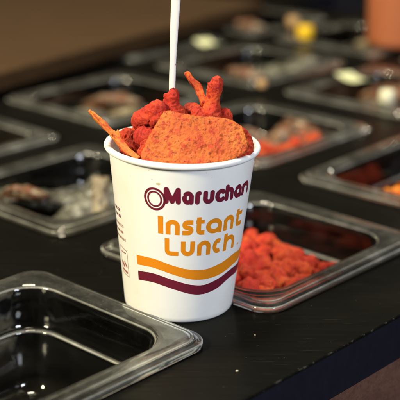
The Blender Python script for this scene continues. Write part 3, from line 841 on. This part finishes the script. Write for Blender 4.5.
def wrap(me, i, j, a, b, z, rz, rx, ry, lab, sc=1.0):
    p = uv(PU+PITU*i+WU*a, PV+PITV*j+WV*b, z)
    put(me, 'snack_wrapper', p, (rx, ry, rz+ROT_U), lab, 'wrapper', 'wrappers lying in the pans', sc)
wrap(WS, 0, 1, .52, .40, -.022, 0.3, .35, -.25, 'crinkled grey wrapper in the pan left of the cup, nearest its rim corner')
wrap(WS, 0, 1, .48, .66, -.016, -0.5, -.2, .2, 'crinkled grey wrapper at the back of the pan left of the cup')
wrap(WB, 0, 1, .33, .74, -.012, 1.2, .3, .5, 'reddish brown wrapper leaning at the left of the pan with grey wrappers', .8)
wrap(WB, 0, 1, .40, .27, -.034, 1.5, .2, .1, 'brown wrapper low against the near wall of the pan left of the cup', .7)
wrap(WT, 0, 1, .55, .38, -.006, 0.8, .1, -1.0, 'narrow tan wrapper standing on end in the pan left of the cup', .62)
wrap(WB, 1, 1, .50, .60, -.012, .4, .2, .1, 'brown wrapper in the blurred pan behind the cup')
wrap(WS, 1, 1, .28, .72, -.012, 1.1, .1, -.2, 'grey wrapper in the blurred pan behind the cup', .8)
wrap(WB, 1, 1, .70, .40, -.014, 0.2, .3, -.2, 'brown wrapper by the right corner of the pan behind the cup', 1.0)
wrap(WB, 0, 2, .6, .4, -.015, .4, .2, .3, 'brown wrapper in the pan with the pale green rim corner')
wrap(WT, 0, 2, .75, .7, -.010, .9, .2, .3, 'tan wrapper in the pan with the pale green rim corner')
wrap(WS, 1, 2, .4, .4, -.018, .2, .2, .3, 'grey wrapper in the pan behind the thin upright chip')
wrap(WB, 1, 2, .6, .65, -.012, 1.2, .2, .3, 'brown wrapper in the pan behind the thin upright chip')
wrap(WT, 1, 2, .35, .25, -.006, 1.4, .2, .3, 'tan wrapper in the pan behind the thin upright chip')
wrap(WS, 2, 1, .4, .5, -.016, .7, .2, .3, 'grey wrapper in the pan with the long pale glint stand-in')
wrap(WB, 2, 1, .7, .6, -.010, 1.7, -.2, .3, 'brown wrapper in the pan with the long pale glint stand-in')
wrap(WB, 2, 2, .45, .5, -.012, .7, .2, .3, 'brown wrapper in the pan behind the red puff tips')
wrap(WS, 2, 2, .7, .4, -.010, 1.7, -.2, .3, 'grey wrapper in the pan behind the red puff tips')
wrap(WT, 3, 2, .4, .4, -.008, .7, .2, .3, 'tan wrapper in the far pan before the orange tub', 1.3)
wrap(WB, 3, 3, .4, .4, -.008, .7, .2, .3, 'brown wrapper in the farthest pan at top centre', 1.1)

random.seed(77)
for (i, j) in ((1, 1), (2, 1), (1, 2), (2, 2), (3, 1), (3, 2), (3, 3), (0, 2), (2, 3)):
    for q in range(5):
        put(random.choice((WB, WB, WS, WT)), 'snack_wrapper', uv(PU+PITU*i+WU*random.uniform(.3, .7), PV+PITV*j+WV*random.uniform(.3, .7), -.024-.006*q),
            (random.uniform(-.5, .5), random.uniform(-.5, .5), random.uniform(0, 6.28)), 'crumpled wrapper low in one of the blurred pans behind the cup', 'wrapper',
            'crumpled wrappers low in the back pans', random.uniform(.7, 1.0))
# ------------------------------------------------------------------ brown board over the back row
pa, pb = on_z(0, 72, 0.030), on_z(160, 29, 0.030)
du = (pb-pa); du.z = 0; du.normalize(); dv = Vector((-du.y, du.x, 0))
st = pa-du*0.75; Lb, Wb = 0.75+(pb-pa).length+0.26, 0.62
bm = bmesh.new()
vsb = [bm.verts.new(st+du*x+dv*y+Vector((0, 0, z-0.030))) for z in (0.0085, 0.030) for x, y in ((0, 0), (Lb, 0), (Lb, Wb), (0, Wb))]
for f in ((0, 3, 2, 1), (4, 5, 6, 7), (0, 1, 5, 4), (1, 2, 6, 5), (2, 3, 7, 6), (3, 0, 4, 7)): bm.faces.new([vsb[k] for k in f])
me = bpy.data.meshes.new('wooden_board'); bm.to_mesh(me); bm.free()
wb = link('wooden_board', me, M_board, smooth=False); tag(wb, 'large brown wooden board lying over the far left of the counter', 'wooden board')
b_ = wb.modifiers.new('edge', 'BEVEL'); b_.width = 0.003; b_.segments = 3

# ------------------------------------------------------------------ small blurred things
def glint_slip(px, py, z, L, W, rz, lab):  # pale slip added in place of a lamp reflection on a rim
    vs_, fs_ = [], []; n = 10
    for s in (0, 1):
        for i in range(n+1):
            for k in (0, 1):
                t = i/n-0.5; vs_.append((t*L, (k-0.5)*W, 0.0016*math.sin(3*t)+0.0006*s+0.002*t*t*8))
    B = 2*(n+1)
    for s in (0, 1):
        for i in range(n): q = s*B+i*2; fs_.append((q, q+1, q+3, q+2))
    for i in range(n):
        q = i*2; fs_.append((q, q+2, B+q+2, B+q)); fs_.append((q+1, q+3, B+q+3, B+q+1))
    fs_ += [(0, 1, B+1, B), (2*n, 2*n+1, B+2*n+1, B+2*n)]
    me = pymesh('lamp_glint_slip', vs_, fs_); fix_normals(me)
    o = link('lamp_glint_slip', me, M_glint, smooth=False); o.location = on_z(px, py, z); o.rotation_euler = (0.10, 0.0, rz)
    tag(o, lab, 'glint stand-in', 'pale lamp-glint stand-ins on the pan rims')
glint_slip(355, 80, .0085, .034, .030, ROT_U+math.pi/2, 'long pale yellow-green lamp-glint stand-in on the rim of the right-hand blurred pan')
glint_slip(209, 45, .0085, .026, .030, ROT_U+math.pi/2, 'short pale yellow-green lamp-glint stand-in just right of the fork handle')
def knob_thing(name, px, py, r, mat, lab, cat, z=0.0066, top=1.0):  # coloured knob added where a lamp glints on a rim
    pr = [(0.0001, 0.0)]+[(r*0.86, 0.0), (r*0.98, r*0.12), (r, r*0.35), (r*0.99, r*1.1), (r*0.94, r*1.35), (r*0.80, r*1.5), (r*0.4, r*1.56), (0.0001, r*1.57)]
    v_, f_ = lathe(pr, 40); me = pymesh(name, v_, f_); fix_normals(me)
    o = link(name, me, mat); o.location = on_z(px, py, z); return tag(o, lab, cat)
knob_thing('lamp_glint_knob', 305, 38, .0110, M_yellow, 'bright yellow round lamp-glint stand-in on a far pan rim at top centre', 'cap')  # these four 'cap' items are added stand-ins for lamp glints, not real caps
knob_thing('lamp_glint_knob', 293, 26, .0085, M_tan, 'tan round lamp-glint stand-in just behind the yellow one', 'cap')
knob_thing('lamp_glint_knob', 387, 102, .0085, M_cream, 'cream round lamp-glint stand-in on a rim at the right edge', 'cap')
knob_thing('lamp_glint_knob', 262, 87, .0050, M_tan, 'small tan lamp-glint stand-in on the rim behind the red spire', 'cap')
# orange tub
pt = on_z(398, 44, 0.0066)
tub = tag(empty('plastic_tub', pt), 'tall orange plastic tub at the upper right corner', 'tub')
pr = [(0.0001, 0), (.036, 0), (.040, .003), (.0405, .008), (.043, .10), (.0435, .128), (.0435, .132), (.0415, .132), (.041, .100), (.038, .006), (.0001, .005)]
v_, f_ = lathe(pr, 64); me = pymesh('body', v_, f_); fix_normals(me); link('body', me, M_tub, tub)
pr = [(0.0001, .142), (.040, .142), (.0455, .1405), (.0465, .138), (.0465, .127), (.0450, .127), (.0450, .1325), (0.0001, .1325)]
v_, f_ = lathe(pr, 64); me = pymesh('lid', v_, f_); fix_normals(me); link('lid', me, M_tub, tub)

for k, (x, y, r, mt, lab) in enumerate([(237, 372, .0006, M_cream, 'pale crumb on the black counter below the cup, near its front edge'), (255, 336, .0005, M_foil_t, 'tan crumb on the counter below the pan of red puffs')]):
    o = link('crumb', knob_mesh('crumb', [Vector((-r, 0, r*.8)), Vector((0, r*.2, r)), Vector((r*1.1, 0, r*.8))], [r*.8, r, r*.5], 0.7, 1700, k, 8, 10), mt)
    o.location = on_z(x, y, 0); tag(o, lab, 'crumb', 'crumbs on the counter')
# ------------------------------------------------------------------ camera
cd = bpy.data.cameras.new('camera'); co = bpy.data.objects.new('camera', cd); COL.objects.link(co); S.camera = co
cd.sensor_width = 36; cd.lens = 36*F_PX/400; cd.clip_start = 0.02; cd.clip_end = 50
co.location = CAM; co.rotation_euler = (math.radians(90)-PITCH, 0, 0)
cd.dof.use_dof = True; cd.dof.focus_distance = 0.700; cd.dof.aperture_fstop = (cd.lens/1000)/0.0148

# ------------------------------------------------------------------ lights
def area(name, loc, target, size, power, col, sy=None):
    l = bpy.data.lights.new(name, 'AREA'); l.size = size; l.energy = power; l.color = col
    if sy: l.shape = 'RECTANGLE'; l.size_y = sy
    o = bpy.data.objects.new(name, l); COL.objects.link(o); o.location = loc
    o.rotation_euler = (Vector(target)-Vector(loc)).to_track_quat('-Z', 'Y').to_euler(); return o
area('lamp_warm', (-1.05, -0.62, 0.80), (0, 0, 0.05), 0.28, 30, (1.0, 0.90, 0.62))
area('lamp_cool', (0.95, -1.15, 0.80), (0, 0, 0.05), 0.4, 22, (0.82, 0.88, 1.0))
area('lamp_top', (-0.2, 0.35, 1.5), (0, 0.35, 0.0), 0.30, 24, (1.0, 0.90, 0.68))
area('lamp_back', (-1.7, 2.9, 1.10), (0, 0.4, 0), 0.24, 8, (1.0, 0.93, 0.66))
area('lamp_back', (1.1, 2.9, 1.25), (0, 0.4, 0), 0.18, 8, (1.0, 0.90, 0.70))
W = bpy.data.worlds.new('World'); S.world = W; W.use_nodes = True
W.node_tree.nodes['Background'].inputs[0].default_value = (0.62, 0.48, 0.30, 1)
W.node_tree.nodes['Background'].inputs[1].default_value = 0.05

S.view_settings.view_transform = 'Standard'; S.view_settings.look = 'None'; S.view_settings.gamma = 1; S.view_settings.exposure = 0.1
cy = S.cycles
cy.max_bounces = 14; cy.transmission_bounces = 12; cy.transparent_max_bounces = 8; cy.diffuse_bounces = 3; cy.glossy_bounces = 5
cy.caustics_reflective = False; cy.caustics_refractive = False; cy.sample_clamp_indirect = 4
cy.use_denoising = True
